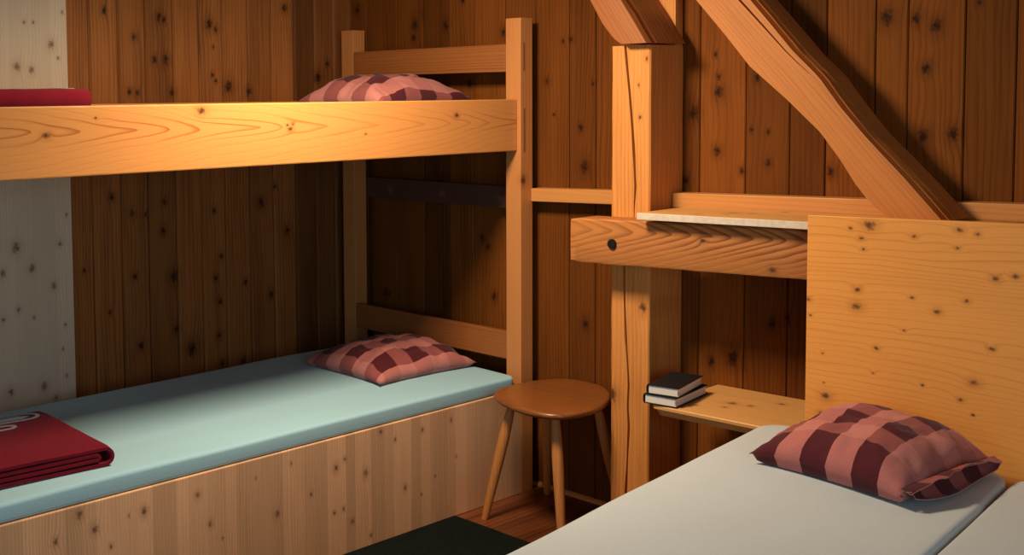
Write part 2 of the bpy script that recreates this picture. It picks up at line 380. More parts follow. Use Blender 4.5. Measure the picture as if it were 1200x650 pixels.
bm = bmesh.new()
tl = bm.verts.layers.float.new('tone'); gl = bm.verts.layers.float_vector.new('gr')
x = -.03; r = random.Random(5)
while x < 5.4:
    w = r.uniform(.12, .15); old = set(bm.verts)
    box(bm, x + .0008, x + w - .0008, -5.4, .03, -.04, 0, .0015, 1)
    t = r.random(); off = Vector((r.uniform(0, 9), r.uniform(0, 9), 0))
    for v in bm.verts:
        if v not in old: v[tl] = t; v[gl] = AX['yx'] @ v.co + off
    x += w
struct('floor', bm, W_FLOOR, origin=(0, 0, -.04))
bm = bmesh.new(); box(bm, -.03, 5.4, -5.4, .03, 2.6, 2.64, 0); grain(bm, 'yx')
struct('ceiling', bm, W_HEAD)
bm = bmesh.new()   # quarter-round moulding along the back wall
loft(bm, [[(xx, -.0005, .0005), (xx, -.016, .0005), (xx, -.0145, .008), (xx, -.009, .0135), (xx, -.0005, .016)] for xx in (.02, 5.1)])
grain(bm, 'x'); struct('baseboard_back', bm, W_LEDGE, smooth=True, angle=40)

# pale raw panel fixed over the boards at the foot of the bunk
bm = bmesh.new(); box(bm, .0015, .022, -3.2, -1.461, .001, 2.59, .002); grain(bm, 'zy')
tag(obj('wall_panel', bm, W_PALE), 'pale raw spruce panel covering the left wall beside the folded maroon blankets', 'panel')

# ------------------------------------------------------------------ timber frame
# upright pillar with a drying crack down its front; its head is notched where the short brace lands
def pillar():
    bm = bmesh.new()
    cr_up = [(1.19, 1.718), (1.245, 1.722), (1.349, 1.716), (1.453, 1.708), (1.571, 1.697), (1.66, 1.686), (1.74, 1.677)]
    cr_lo = [(0, 1.688), (.147, 1.687), (.40, 1.700), (.47, 1.694), (.549, 1.698), (.70, 1.686), (.911, 1.675), (1.0, 1.675)]
    secs = []
    n = 64
    zs = [1.738 * i / n for i in range(n + 1)]
    for z in zs:
        e = noise.noise(Vector((0, 3, z * 7))) * .003 + noise.noise(Vector((9, 3, z * 25))) * .0012
        f = noise.noise(Vector((5, 3, z * 5))) * .002
        if z > 1.08: c = interp(cr_up, z); wd = .0050 * min(1, max(0, (z - 1.15) / .1)) * (.75 + .5 * noise.noise(Vector((z * 9, 1, 1)))) + .0012
        else: c = interp(cr_lo, z); wd = .0052 * (.8 + .5 * noise.noise(Vector((z * 9, 4, 1))))
        wd = max(.0006, wd)
        x0, x1 = 1.6195 + e, 1.7805 + f
        yf = -.20 + noise.noise(Vector((2, 7, z * 4))) * .002
        m1 = (x0 + c) / 2 + .01; m2 = (x1 + c) / 2
        secs.append([(x0, -.075, z), (x0, yf + .006, z), (x0 + .005, yf, z), (m1, yf - .001, z), (c - wd, yf, z), (c, yf + .050, z), (c + wd, yf, z), (m2, yf - .001, z),
                     (x1 - .004, yf, z), (x1, yf + .005, z), (x1, -.075, z), (x1, -.004, z), (1.64, -.004, z), (1.64, -.075, z)])
    loft(bm, secs)
    # the back part of the head carries on up behind the brace
    box(bm, 1.641, 1.7795, -.050, -.005, 1.7375, 2.597, .003)
    grain(bm, 'z')
    la = bm.verts.layers.float_vector['gr']
    return bm
bm = pillar()
for v in bm.verts: pass
tag(obj('pillar', bm, W_OLD, origin=(1.70, -.12, 0), smooth=True, angle=35), 'hewn upright timber post with a long crack, between the stool and the books', 'post')

def hewn_brace(low, up, crack, y0, y1, name, label, off, way=.02, side=.04, mat=None):
    """slanting timber. low/up: edge polylines (x, z) of the front face from top to bottom; crack: (x, z) polyline or None."""
    def resample(pl, n):
        L = [0]
        for a, b in zip(pl, pl[1:]): L.append(L[-1] + math.dist(a, b))
        out = []
        for i in range(n):
            t = L[-1] * i / (n - 1)
            for k in range(len(pl) - 1):
                if t <= L[k + 1] + 1e-9:
                    f = (t - L[k]) / (L[k + 1] - L[k]); out.append((pl[k][0] + (pl[k + 1][0] - pl[k][0]) * f, pl[k][1] + (pl[k + 1][1] - pl[k][1]) * f)); break
        return out
    n = 70
    A, B = resample(low, n), resample(up, n)
    ax = Vector((B[-1][0] + A[-1][0] - B[0][0] - A[0][0], 0, B[-1][1] + A[-1][1] - B[0][1] - A[0][1])).normalized()
    w = Vector((-ax.z, 0, ax.x))
    if w.x < 0: w = -w
    bm = bmesh.new(); secs = []
    for i in range(n):
        a, b = Vector((A[i][0], 0, A[i][1])), Vector((B[i][0], 0, B[i][1]))
        t = i / (n - 1)
        def P(v, y): return (v.x, y, v.z)
        nz = noise.noise(Vector((t * 9, 1, off))) * .004
        nw = noise.noise(Vector((t * 14, 5, off)))
        c = a.lerp(b, crack(t)[0]); cw = crack(t)[1]
        cd = (b - a).normalized()
        w1 = way * (1.0 + .5 * nw); w2 = side * (1.0 + .25 * noise.noise(Vector((t * 6, 8, off))))
        g1 = .0025 + .0025 * (1 + nw)
        secs.append([P(a, y1), P(a - cd * .004 + cd * nz, y0 + .02), P(a + cd * .004, y0 + .001), P(a.lerp(c, .5), y0), P(c - cd * cw, y0), P(c, y0 + .035 if cw > .0012 else y0 + .001), P(c + cd * cw, y0),
                     P(b - cd * .002, y0 + .001), P(b + cd * g1, y0 + .03), P(b + cd * (g1 * 2.4), y0 + .008), P(b + cd * w1, y0 + .012), P(b + cd * (w1 + .002), y0 + .036),
                     P(b + cd * (w1 + .007), y0 + .030), P(b + cd * (w1 + .010), y0 + .045), P(b + cd * (w1 + .011), y1)])
    loft(bm, secs)
    grain(bm, Matrix((ax, w, (0, 1, 0))), (off * 3.1, off * 1.7, off))
    return tag(obj(name, bm, mat or W_BRACE, smooth=True, angle=32), label, 'beam')

LOW = [(1.28, 2.59), (1.62, 2.235), (1.95, 1.877), (2.063, 1.752), (2.146, 1.654), (2.277, 1.545), (2.383, 1.448), (2.451, 1.36), (2.492, 1.298), (2.539, 1.242), (2.569, 1.221), (2.592, 1.2)]
UP = [(1.50, 2.59), (1.83, 2.22), (2.152, 1.863), (2.226, 1.779), (2.297, 1.697), (2.381, 1.616), (2.449, 1.526), (2.527, 1.438), (2.641, 1.322), (2.748, 1.206)]
def crackA(t):
    if t < .74: return (.74 + .18 * max(0, (t - .40) / .34), .006 * max(.15, 1 - abs(t - .48) / .26))
    return (.92, .0004)
# the long brace stands just in front of the ledge and the wall
hewn_brace(LOW, UP, crackA, -.20, -.080, 'diagonal_brace', 'long hewn brace slanting down in front of the wall above the golden headboard', 1.0, .016, .042)
LOW2 = [(1.06, 2.59), (1.33, 2.22), (1.559, 1.902), (1.614, 1.815), (1.657, 1.765), (1.690, 1.7425)]
UP2 = [(1.22, 2.59), (1.47, 2.22), (1.696, 1.892), (1.748, 1.817), (1.787, 1.759), (1.798, 1.7425)]
hewn_brace(LOW2, UP2, lambda t: (.5, .0004), -.25, -.052, 'short_brace', 'short slanting timber landing on top of the cracked upright post', 2.6, .010, .017, W_HEAD)

# horizontal beam lapped over the pillar
def beam():
    bm = bmesh.new(); secs = []
    n = 60
    for i in range(n + 1):
        x = 1.529 + (3.3 - 1.529) * i / n
        k = (x - 1.529)
        zt = 1.136 + .030 * k + noise.noise(Vector((x * 6, 2, 0))) * .0012
        zb = .981 + .036 * k + noise.noise(Vector((x * 9, 7, 0))) * .0025 - (.004 if 1.0 < k < 1.1 else 0)
        if x > 1.80: zt = min(zt, 1.1535 + (x - 1.84) * .0225 - .0005)
        r = .003 if i else .006
        e = 0 if i else .004
        secs.append([(x, -.203, zb + e), (x, -.315 + .004 + e, zb + e), (x, -.315 + e, zb + .006), (x, -.316 + e + noise.noise(Vector((x * 8, 1, 3))) * .001, (zt + zb) / 2),
                     (x, -.315 + e, zt - .006 - e), (x, -.315 + .006 + e, zt - e), (x, -.26, zt - (.0 if i else .004)), (x, -.203, zt - e)])
    loft(bm, secs); grain(bm, 'x')
    return bm
t = thing('crossbeam', 'hewn horizontal beam with a dark peg, carrying the whitish-edged shelf', 'beam', (1.53, -.26, .98))
obj('timber', beam(), W_BEAM, t, smooth=True, angle=35)
board_part('end_post', W_OLD, t, 3.19, 3.29, -.312, -.21, .001, 1.035, 'z')
bm = bmesh.new()
bmesh.ops.create_cone(bm, cap_ends=True, segments=20, radius1=.0185, radius2=.0165, depth=.022, matrix=Matrix.Translation((1.711, -.312, 1.059)) @ Matrix.Rotation(PI / 2, 4, 'X'))
obj('peg', bm, M_PEG, t, smooth=True, angle=40)

# ledge batten on the wall, interrupted by the pillar
def ledge(x0, x1, za, k):
    bm = bmesh.new(); box(bm, x0, x1, -.070, -.0035, za, za + .051, .003); shear_z(bm, x0, k); grain(bm, 'x', (x0 * 3, 0, 0)); return bm
o = tag(obj('wall_ledge', ledge(1.1445, 1.6155, 1.155, .030), W_LEDGE), 'short honey-coloured ledge batten on the wall between bunk post and upright timber', 'ledge')
o = tag(obj('wall_ledge', ledge(1.7835, 4.6, 1.172, .0265), W_LEDGE), 'long honey-coloured ledge batten on the wall running behind the long brace', 'ledge')

# shelf board on the beam
t = thing('shelf', 'upper shelf board with whitish front edge resting on the hewn beam', 'shelf', (1.84, -.2, 1.155))
bm = bmesh.new(); box(bm, 1.84, 3.2, -.352, -.0725, 1.1555, 1.178, .002); shear_z(bm, 1.84, .0225); grain(bm, 'xy')
obj('board', bm, W_SHELF, t)
bm = bmesh.new(); box(bm, 1.84, 3.2, -.361, -.3525, 1.1555, 1.178, .002); shear_z(bm, 1.84, .0225)
obj('edge_strip', bm, W_EDGE, t)['label'] = 'whitish rough front edge of the shelf'

# low shelf with undercut front edge
bm = bmesh.new()
def prof(x): return [(x, -.002, .556), (x, -.388, .556), (x, -.391, .553), (x, -.391, .5445), (x, -.381, .5415), (x, -.370, .520), (x, -.002, .520)]
secs = [prof(x) for x in (1.927, 1.94, 2.255, 3.15)]
secs[0] = [(p[0], p[1], p[2]) for p in secs[0]]
for p in range(len(secs[0])):
    q = secs[0][p]
    if q[2] < .55: secs[0][p] = (q[0] + (.555 - q[2]) * .55, q[1], q[2])
loft(bm, secs); shear_z(bm, 1.927, .017); grain(bm, 'xy')
bmesh.ops.bevel(bm, geom=[e for e in bm.edges if abs(e.verts[0].co.x - e.verts[1].co.x) < .001 and e.verts[0].co.x < 1.95 and e.verts[0].co.z > .55], offset=.002, segments=2, affect='EDGES')
grain(bm, 'xy')
tag(obj('shelf', bm, W_SHELF), 'low golden shelf board carrying the two books beside the bed', 'shelf')

# books
def book(name, pts, z0, th, label):
    """pts: bottom rectangle corners: spine-left-front, near, right, back (room xy)."""
    a, b, c = (Vector(p) for p in pts)
    u = (b - a); v = (c - b)
    v = v - u.normalized() * v.dot(u.normalized())
    d = a + v
    t = thing(name, label, 'book', ((a.x + c.x) / 2, (a.y + c.y) / 2, z0), 'black books on the low shelf')
    L, D = u.length, v.length; uu, vv = u.normalized(), v.normalized()
    def cb(bm, x0, x1, y0, y1, za, zb, bev=.0008):
        vs = set(bm.verts)
        r = bmesh.ops.create_cube(bm, size=1.0)
        new = r['verts']
        for q in new:
            p = a + uu * (x0 + (q.co.x + .5) * (x1 - x0)) + vv * (y0 + (q.co.y + .5) * (y1 - y0))
            q.co = Vector((p.x, p.y, za + (q.co.z + .5) * (zb - za)))
        if bev: bmesh.ops.bevel(bm, geom=list({e for q in new for e in q.link_edges}), offset=bev, segments=1, affect='EDGES')
    # hard cover: two boards joined by the spine on the far left side
    bm = bmesh.new()
    prof = [(L + .003, 0), (-.004, 0), (-.007, th * .25), (-.007, th * .75), (-.004, th), (L + .003, th), (L + .003, th - .0028), (-.001, th - .0028), (-.003, th * .75), (-.003, th * .25), (-.001, .0028), (L + .003, .0028)]
    secs = []
    for y in (-.003, D + .003):
        s_ = []
        for (x, z) in prof:
            p = a + uu * x + vv * y
            s_.append((p.x, p.y, z0 + z))
        secs.append(s_)
    loft(bm, secs)
    obj('cover', bm, M_BLACK, t)
    bm = bmesh.new()   # page block with a hollow fore-edge
    secs = []
    for y in (0, D):
        s_ = []
        pr = [(0, .003), (L, .003)] + [(L - .004 * math.sin(PI * k / 6), .003 + (th - .006) * k / 6) for k in range(1, 6)] + [(L, th - .003), (0, th - .003)]
        for (x, z) in pr:
            p = a + uu * x + vv * y; s_.append((p.x, p.y, z0 + z))
        secs.append(s_)
    loft(bm, secs); obj('pages', bm, M_PAGES, t)['label'] = 'off-white page edges'
book('book', [(1.904, -.398), (2.010, -.383), (1.978, -.154)], .5595, .0310, 'lower of the two black books, lying directly on the low shelf')
book('book', [(1.914, -.394), (2.012, -.373), (1.967, -.168)], .5910, .0310, 'upper of the two black books, lying on the other book')

# headboard panel of the right-hand bed
bm = bmesh.new(); box(bm, 2.462, 4.6, -.415, -.3935, .001, 1.218, .0025)
for v in bm.verts:
    if v.co.z > .8: v.co.z += (v.co.x - 2.462) * .0295
grain(bm, 'x')
tag(obj('headboard', bm, W_PANEL), 'broad golden spruce headboard panel full of small knots behind the right-hand bed', 'headboard')

# ------------------------------------------------------------------ bunk bed
B = thing('bunk_bed', 'tall wooden bunk bed with raw spruce front panel in the corner', 'bunk bed', (.6, -1.2, 0))
def post(x0, x1, y0, y1, z1, off, tenons=()):
    p = board_part('post', W_POST, B, x0, x1, y0, y1, 0, z1, 'z', off, .003)
    for (ty, za, zb) in tenons:
        bm = bmesh.new(); box(bm, x1 - .006, x1 + .0008, ty - .005, ty + .005, za, zb, 0); grain(bm, 'z')
        obj('tenon', bm, M_SLIT, p)
post(1.067, 1.143, -.1285, -.0575, 1.869, (.2, .3, 0), ((-.109, 1.665, 1.773), (-.108, 1.350, 1.519)))
post(.086, .166, -.1285, -.0575, 1.869, (1.7, 2.3, 0))
post(1.067, 1.143, -2.60, -2.53, 1.869, (3.2, 5.3, 0))
post(.086, .166, -2.60, -2.53, 1.869, (4.7, 7.3, 0))
for za, zb, oo in ((1.662, 1.770, .3), (.526, .636, 4.1), (1.352, 1.519, 7.7)):
    board_part('head_board', W_HEAD, B, .1665, 1.0665, -.1285, -.106, za, zb, 'x', (oo, oo, 0), .003)
board_part('rear_board', W_SLAB, B, .12, 1.066, -.0570, -.040, 1.118, 1.206, 'x', (0, 0, 0), .003)
board_part('foot_board', W_HEAD, B, .1665, 1.0665, -2.552, -2.5305, 1.662, 1.77, 'x', (9, 3, 0), .003)
for k, (xa, xb) in enumerate(((1.083, 1.125), (.100, .140))):
    board_part('side_rail', W_RAIL, B, xa, xb, -2.5295, -.1295, 1.355, 1.555, 'y', (0, 0, 0), .004)
board_part('upper_deck', W_HEAD, B, .1415, 1.082, -2.5295, -.130, 1.415, 1.440, 'yx', (3, 3, 0), .002)
pn = board_part('front_panel', W_BED, B, 1.121, 1.1425, -2.5295, -.1295, .001, .416, 'zy', (0, 0, 0), .0025)
board_part('rear_panel', W_BED, B, .100, .120, -2.5295, -.1295, .001, .416, 'zy', (0, 0, 0), .0025)
board_part('lower_deck', W_HEAD, B, .121, 1.1205, -2.5295, -.130, .392, .4155, 'yx', (5, 3, 0), .002)

def mattress(name, mat, label, cx, cy, sx, sy, z0, z1, rp, re, rot=0.0, sag=.004, seed=0, skew=0.0):
    bm = bmesh.new()
    box(bm, -sx / 2, sx / 2, -sy / 2, sy / 2, 0, z1 - z0, 0)
    ve = [e for e in bm.edges if abs(e.verts[0].co.z - e.verts[1].co.z) > .01]
    bmesh.ops.bevel(bm, geom=ve, offset=rp, segments=10, affect='EDGES', profile=.5)
    he = [e for e in bm.edges if abs(e.verts[0].co.z - e.verts[1].co.z) < .001 and len(e.link_faces) == 2 and abs(e.link_faces[0].normal.z) + abs(e.link_faces[1].normal.z) > .5]
    bmesh.ops.bevel(bm, geom=he, offset=re, segments=6, affect='EDGES', profile=.5)
    # cut the top into a grid and let it undulate a little
    for k in range(1, 16):
        x = -sx / 2 + sx * k / 16
        bmesh.ops.bisect_plane(bm, geom=bm.verts[:] + bm.edges[:] + bm.faces[:], plane_co=(x, 0, 0), plane_no=(1, 0, 0))
    for k in range(1, 32):
        y = -sy / 2 + sy * k / 32
        bmesh.ops.bisect_plane(bm, geom=bm.verts[:] + bm.edges[:] + bm.faces[:], plane_co=(0, y, 0), plane_no=(0, 1, 0))
    for v in bm.verts:
        h = v.co.z / (z1 - z0)
        v.co.z += h * sag * (noise.noise(Vector((v.co.x * 3 + seed, v.co.y * 2.2, 1))) - .3)
    for v in bm.verts: v.co.y -= v.co.x * skew
    bm.transform(Matrix.Translation((cx, cy, z0)) @ Matrix.Rotation(rot, 4, 'Z'))
    return tag(obj(name, bm, mat, origin=(cx, cy, z0), smooth=True, angle=60), label, 'mattress')
mattress('mattress', M_TEAL, 'light blue sheeted mattress on the lower bunk', .682, -1.325, .906, 2.36, .4165, .476, .035, .013, 0, .006, 3)
mattress('mattress', M_TEAL, 'light blue sheeted mattress up on the top bunk behind the wooden rail', .63, -1.325, .88, 2.36, 1.4405, 1.535, .04, .02, 0, .004, 8)

# ------------------------------------------------------------------ right-hand beds
ROT = math.radians(6.0)
def rb(u, v):   # u across (from the left edge), v from the head towards the foot
    o = Vector((2.358, -.452)); c, s = math.cos(ROT), math.sin(ROT)
    return (o.x + u * c + v * s, o.y + u * s - v * c)
MW = .672
cx, cy = rb(MW / 2, 1.0); cy = -.421 - 1.0 * math.cos(ROT) - .012
mattress('mattress', M_SHEET, 'pale sheeted mattress of the right-hand bed, under the checked pillow', cx, cy, MW, 2.0, .4635, .600, .085, .014, ROT, .006, 21, math.tan(ROT))
cx, cy = rb(MW + .017 + .40, 1.0); cy = -.421 - 1.0 * math.cos(ROT) - .012
mattress('mattress', M_SHEET, 'bare pale sheeted mattress at the right edge, beyond the dark seam', cx, cy, .80, 2.0, .4635, .594, .05, .012, ROT, .006, 33, math.tan(ROT))
P_ = thing('bed_platform', 'wooden platform under the two pale mattresses of the right-hand bed', 'bed', (3.2, -1.4, 0))
def rbox(u0, u1, v0, v1, z0, z1, frame):
    bm = bmesh.new(); box(bm, u0, u1, -v1, -v0, z0, z1, .003)
    grain(bm, frame, (u0 * 3, v0, 0))
    bm.transform(Matrix.Translation((2.358, -.452, 0)) @ Matrix.Rotation(ROT, 4, 'Z')); return bm
obj('side_panel', rbox(.03, .055, .03, 1.96, .001, .44, 'y'), W_BED, P_)
obj('side_panel', rbox(1.38, 1.405, .12, 1.96, .001, .44, 'y'), W_BED, P_)
obj('end_panel', rbox(.056, 1.379, 1.935, 1.96, .001, .44, 'x'), W_BED, P_)
obj('deck', rbox(.03, 1.405, .12, 1.96, .4405, .463, 'yx'), W_BED, P_)

# ------------------------------------------------------------------ pillows
def pillow_mesh(a, b, H, n=5.0, seed=0, side_flap=0.0, phase=(0, 0), wr=.010, seam=.03, lean=0.0, flat=.42):
    bm = bmesh.new(); uvl = bm.loops.layers.uv.new('UVMap')
    N = 40
    def outline(u, v):
        x = a * u * (1 - .045 * (1 - v * v) ** 1 + .02 * abs(v) ** 6)
        y = b * v * (1 - .045 * (1 - u * u) ** 1 + .02 * abs(u) ** 6)
        return x, y
    def thick(u, v):
        return (max(0, 1 - abs(u) ** 2.6) * max(0, 1 - abs(v) ** 2.6)) ** .55
    top, bot = {}, {}
    for i in range(N + 1):
        for j in range(N + 1):
            u, v = -1 + 2 * i / N, -1 + 2 * j / N
            x, y = outline(u, v)
            t = thick(u, v)
            w = noise.noise(Vector((u * 2.3 + seed, v * 2.3, seed * .7))) * wr * 1.2 + abs(noise.noise(Vector((u * 4.5 + seed, v * 4.5, seed * 1.7)))) * -wr
            edge = 1 - t
            zs = seam * (1 - .45 * (abs(u) * abs(v)) ** 3)
            z = zs + H * t + w * min(1, t * 3) + noise.noise(Vector((u * 5 + seed, v * 5, 2))) * .006 * edge * (1 - (abs(u) * abs(v)) ** 4)
            z += lean * (v + 1) * .5 * t
            top[i, j] = bm.verts.new((x, y, z))
            if i in (0, N) or j in (0, N): bot[i, j] = top[i, j]
            else: bot[i, j] = bm.verts.new((x * .985, y * .985, max(.0015, zs - seam * 1.6 * t ** .5)))
    def face(tab, i, j, flip):
        q = [(i, j), (i + 1, j), (i + 1, j + 1), (i, j + 1)]
        if flip: q = q[::-1]
        f = bm.faces.new([tab[k] for k in q])
        for l, k in zip(f.loops, q):
            l[uvl].uv = ((k[0] / N) * n + phase[0], (k[1] / N) * n + phase[1])
    for i in range(N):
        for j in range(N):
            face(top, i, j, False); face(bot, i, j, True)
    return bm
def hem_mesh(a, b, seam, ln, seed, n, phase):
    """loose open end of the pillowcase: two layers of cloth parting in a flat mouth."""
    bm = bmesh.new(); uvl = bm.loops.layers.uv.new('UVMap')
    NV, NS = 30, 6
    def P(v, q, up, th):
        x0 = a * (1 - .045 * (1 - v * v) + .02 * abs(v) ** 6) - .006
        y = b * v * (1 + .02 * v ** 4) * (1 - .06 * q)
        x = x0 + ln * q * (.75 + .25 * math.cos(v * 2.2 + seed)) * (1 - .55 * max(0, -v) ** 2)
        m = (1 - v * v)
        fold = noise.noise(Vector((v * 4.5 + seed, q * .8, 3))) * .012
        if up: z = seam + q * (.016 * m + fold * m) - .010 * q * abs(v) ** 3
        else: z = seam - .004 - (seam - .008) * min(1, q * 1.6) * (m ** .3)
        return (x, y, max(.002, z) + th)
    for up in (True, False):
        top = [[bm.verts.new(P(-1 + 2 * i / NV, j / NS, up, .0012)) for j in range(NS + 1)] for i in range(NV + 1)]
        low = [[bm.verts.new(P(-1 + 2 * i / NV, j / NS, up, -.0012)) for j in range(NS + 1)] for i in range(NV + 1)]
        for i in range(NV):
            for j in range(NS):
                for tab, fl in ((top, 0), (low, 1)):
                    q = [(i, j), (i, j + 1), (i + 1, j + 1), (i + 1, j)]
                    if fl: q = q[::-1]
                    f = bm.faces.new([tab[k][l] for k, l in q])
                    for lp, (k, l) in zip(f.loops, q): lp[uvl].uv = (n + l / NS * ln / (2 * a) * n + phase[0], k / NV * n + phase[1])
        def strip(A, B_):
            for k in range(len(A) - 1): bm.faces.new((A[k], A[k + 1], B_[k + 1], B_[k]))
        strip([r[NS] for r in top], [r[NS] for r in low]); strip([r[0] for r in low], [r[0] for r in top])
        strip(top[0], low[0]); strip(low[NV], top[NV])
    return bm
def pillow(label, cx, cy, z, rot, bm):
    o = obj('pillow', bm, M_CHECK, origin=(0, 0, 0), smooth=True)
    o.location = (cx, cy, z); o.rotation_euler = (0, 0, rot)
    return tag(o, label, 'pillow', 'red checked pillows')
pillow('red checked pillow lying on the light blue lower bunk', .685, -.405, .4765, math.radians(-2), pillow_mesh(.235, .255, .085, 6.0, 1.3, phase=(.35, .6), wr=.016))
pillow('red checked pillow peeping over the rail on the top bunk', .660, -.400, 1.536, math.radians(2), pillow_mesh(.235, .255, .095, 6.0, 4.1, phase=(1.2, .2), wr=.016))
pr = pillow('red checked pillow lying on the right-hand bed against the golden headboard', 2.766, -.655, .6015, math.radians(-6.5), pillow_mesh(.208, .210, .088, 6.0, 7.7, phase=(1.0, 1.0), wr=.012, lean=.02, seam=.042))
h = obj('open_hem', hem_mesh(.208, .210, .042, .050, 1.1, 6.0, (1.0, 1.0)), M_CHECK, origin=(0, 0, 0), smooth=True, angle=60)
h.parent = pr; h['label'] = 'loose open end of the pillowcase'

# ------------------------------------------------------------------ folded blankets with a printed emblem
def blanket_mesh(L, W, th, layers):
    """spiral-folded fleece: the fold runs along x, the round fold faces +y. Local: y in [-W, 0], x in [0, L]."""
    t = th / 4.0
    path = []
    def add(y, z): path.append((y, z))
    # inner fold
    for k in range(10): add(-W + .03 + (W - .03 - .062) * k / 9, t * 1.5)
    for k in range(1, 7):
        an = -PI / 2 + PI * k / 7; add(-.062 + t * .5 * 1.1 * math.cos(an) * 1.6, t * 2 + t * .5 * math.sin(an))
    for k in range(10): add(-.062 - (W - .03 - .062) * k / 9, t * 2.5)
    # left fold down to the outer layer
    for k in range(1, 8):
        an = PI / 2 + PI * k / 8; add(-W + .03 + t * 1.2 * math.cos(an), t * 1.5 + t * 1.0 * math.sin(an))
    for k in range(12): add(-W + .03 + (W - .03 - th * .5) * k / 11, t * .5)
    for k in range(1, 10):
        an = -PI / 2 + PI * k / 10; add(-th * .5 + t * 1.5 * 1.05 * math.cos(an), t * 2 + t * 1.5 * math.sin(an))
    for k in range(16): add(-th * .5 - (W - th * .5 - .01) * k / 15, t * 3.5)
    bm = bmesh.new(); secs = []
    NX = 18
    n = len(path)
    nor = []
    for i in range(n):
        a, b = path[max(0, i - 1)], path[min(n - 1, i + 1)]
        d = Vector((b[0] - a[0], b[1] - a[1])).normalized(); nor.append(Vector((-d.y, d.x)))
    for q in range(NX + 1):
        x = L * q / NX
        e = (q / NX)
        rnd_end = min(1, (min(e, 1 - e) * NX) / 1.0)
        hw = t * .495 * (.6 + .4 * rnd_end)
        up, dn = [], []
        for i, (y, z) in enumerate(path):
            w = noise.noise(Vector((x * 7, y * 6, i * .02))) * .0022
            xx = x + noise.noise(Vector((i * .08, 3, 1))) * .006 * (1 if q in (0, NX) else 0)
            nn = nor[i]
            up.append((xx, y + nn.x * hw, z + nn.y * hw + w)); dn.append((xx, y - nn.x * hw, z - nn.y * hw + w))
        secs.append(up + dn[::-1])
    loft(bm, secs)
    for v in bm.verts: v.co.z = max(v.co.z, .0006)
    return bm
def capsule_loop(bm, x0, x1, y0, ytip, z, rw):
    """flat ribbon running along two sides and round the tip (tip towards +y)."""
    xc = (x0 + x1) / 2; ra = (x1 - x0) / 2
    pts = [(x0, y0), (x0, ytip - ra * 1.3)] + [(xc - ra * math.cos(PI * k / 12), ytip - ra * 1.3 + ra * 1.3 * math.sin(PI * k / 12)) for k in range(1, 12)] + [(x1, ytip - ra * 1.3), (x1, y0)]
    inn = [(xc + (p[0] - xc) * (1 - rw / ra), min(p[1], p[1] - rw * max(0, (p[1] - (ytip - ra * 1.3)) / (ra * 1.3)))) for p in pts]
    for (p, q, r_, s_) in zip(pts, pts[1:], inn[1:], inn):
        vs = [bm.verts.new((*k, z)) for k in (p, q, r_, s_)]; bm.faces.new(vs)
        lo = [bm.verts.new((k[0], k[1], z - .001)) for k in (p, q, r_, s_)]
        bm.faces.new(lo[::-1])
        for i in range(4): bm.faces.new((vs[i], lo[i], lo[(i + 1) % 4], vs[(i + 1) % 4]))
    bmesh.ops.remove_doubles(bm, verts=bm.verts, dist=.0001)
def blanket(label, x0, yend, z, rot, L=.52, W=.62, th=.062):
    o = obj('folded_blanket', blanket_mesh(L, W, th, 3), M_RED, origin=(0, 0, 0), smooth=True, angle=50)
    o.location = (x0, yend, z); o.rotation_euler = (0, 0, rot)
    tag(o, label, 'blanket', 'folded maroon blankets')
    top = th + .0012
    bm = bmesh.new(); capsule_loop(bm, .012, .092, -.45, -.045, top, .013); capsule_loop(bm, .110, .165, -.45, -.155, top, .014)
    e = obj('emblem', bm, M_WHITE); e.location = (0, 0, 0); 
    e.parent = o; e['label'] = 'white curved print on the blanket'
    me = e.data; c0 = e['at']
    me.transform(Matrix.Translation(Vector(c0)))
    bm = bmesh.new(); capsule_loop(bm, .025, .079, -.45, -.062, top - .0003, .008)
    f = obj('emblem', bm, M_NAVY); f.data.transform(Matrix.Translation(Vector(f['at']))); f.location = (0, 0, 0); f.parent = o; f['label'] = 'dark inner line of the print'
    bm = bmesh.new(); vs = [(.034, -.45, top), (.070, -.45, top), (.070, -.11, top), (.052, -.08, top), (.034, -.11, top)]
    top_ = [bm.verts.new(v) for v in vs]; bot_ = [bm.verts.new((v[0], v[1], v[2] - .001)) for v in vs]
    bm.faces.new(top_); bm.faces.new(bot_[::-1])
    for i in range(5): bm.faces.new((top_[i], bot_[i], bot_[(i + 1) % 5], top_[(i + 1) % 5]))
    f = obj('emblem', bm, M_WHITE); f.data.transform(Matrix.Translation(Vector(f['at']))); f.location = (0, 0, 0); f.parent = o; f['label'] = 'white fill of the print'
    return o
blanket('folded maroon blanket with white print on the light blue lower bunk', .535, -1.845, .4772, math.radians(-4))
blanket('folded maroon blanket showing over the rail of the top bunk', 1.03, -1.915, 1.537, math.radians(-88), .56, .56, .068)

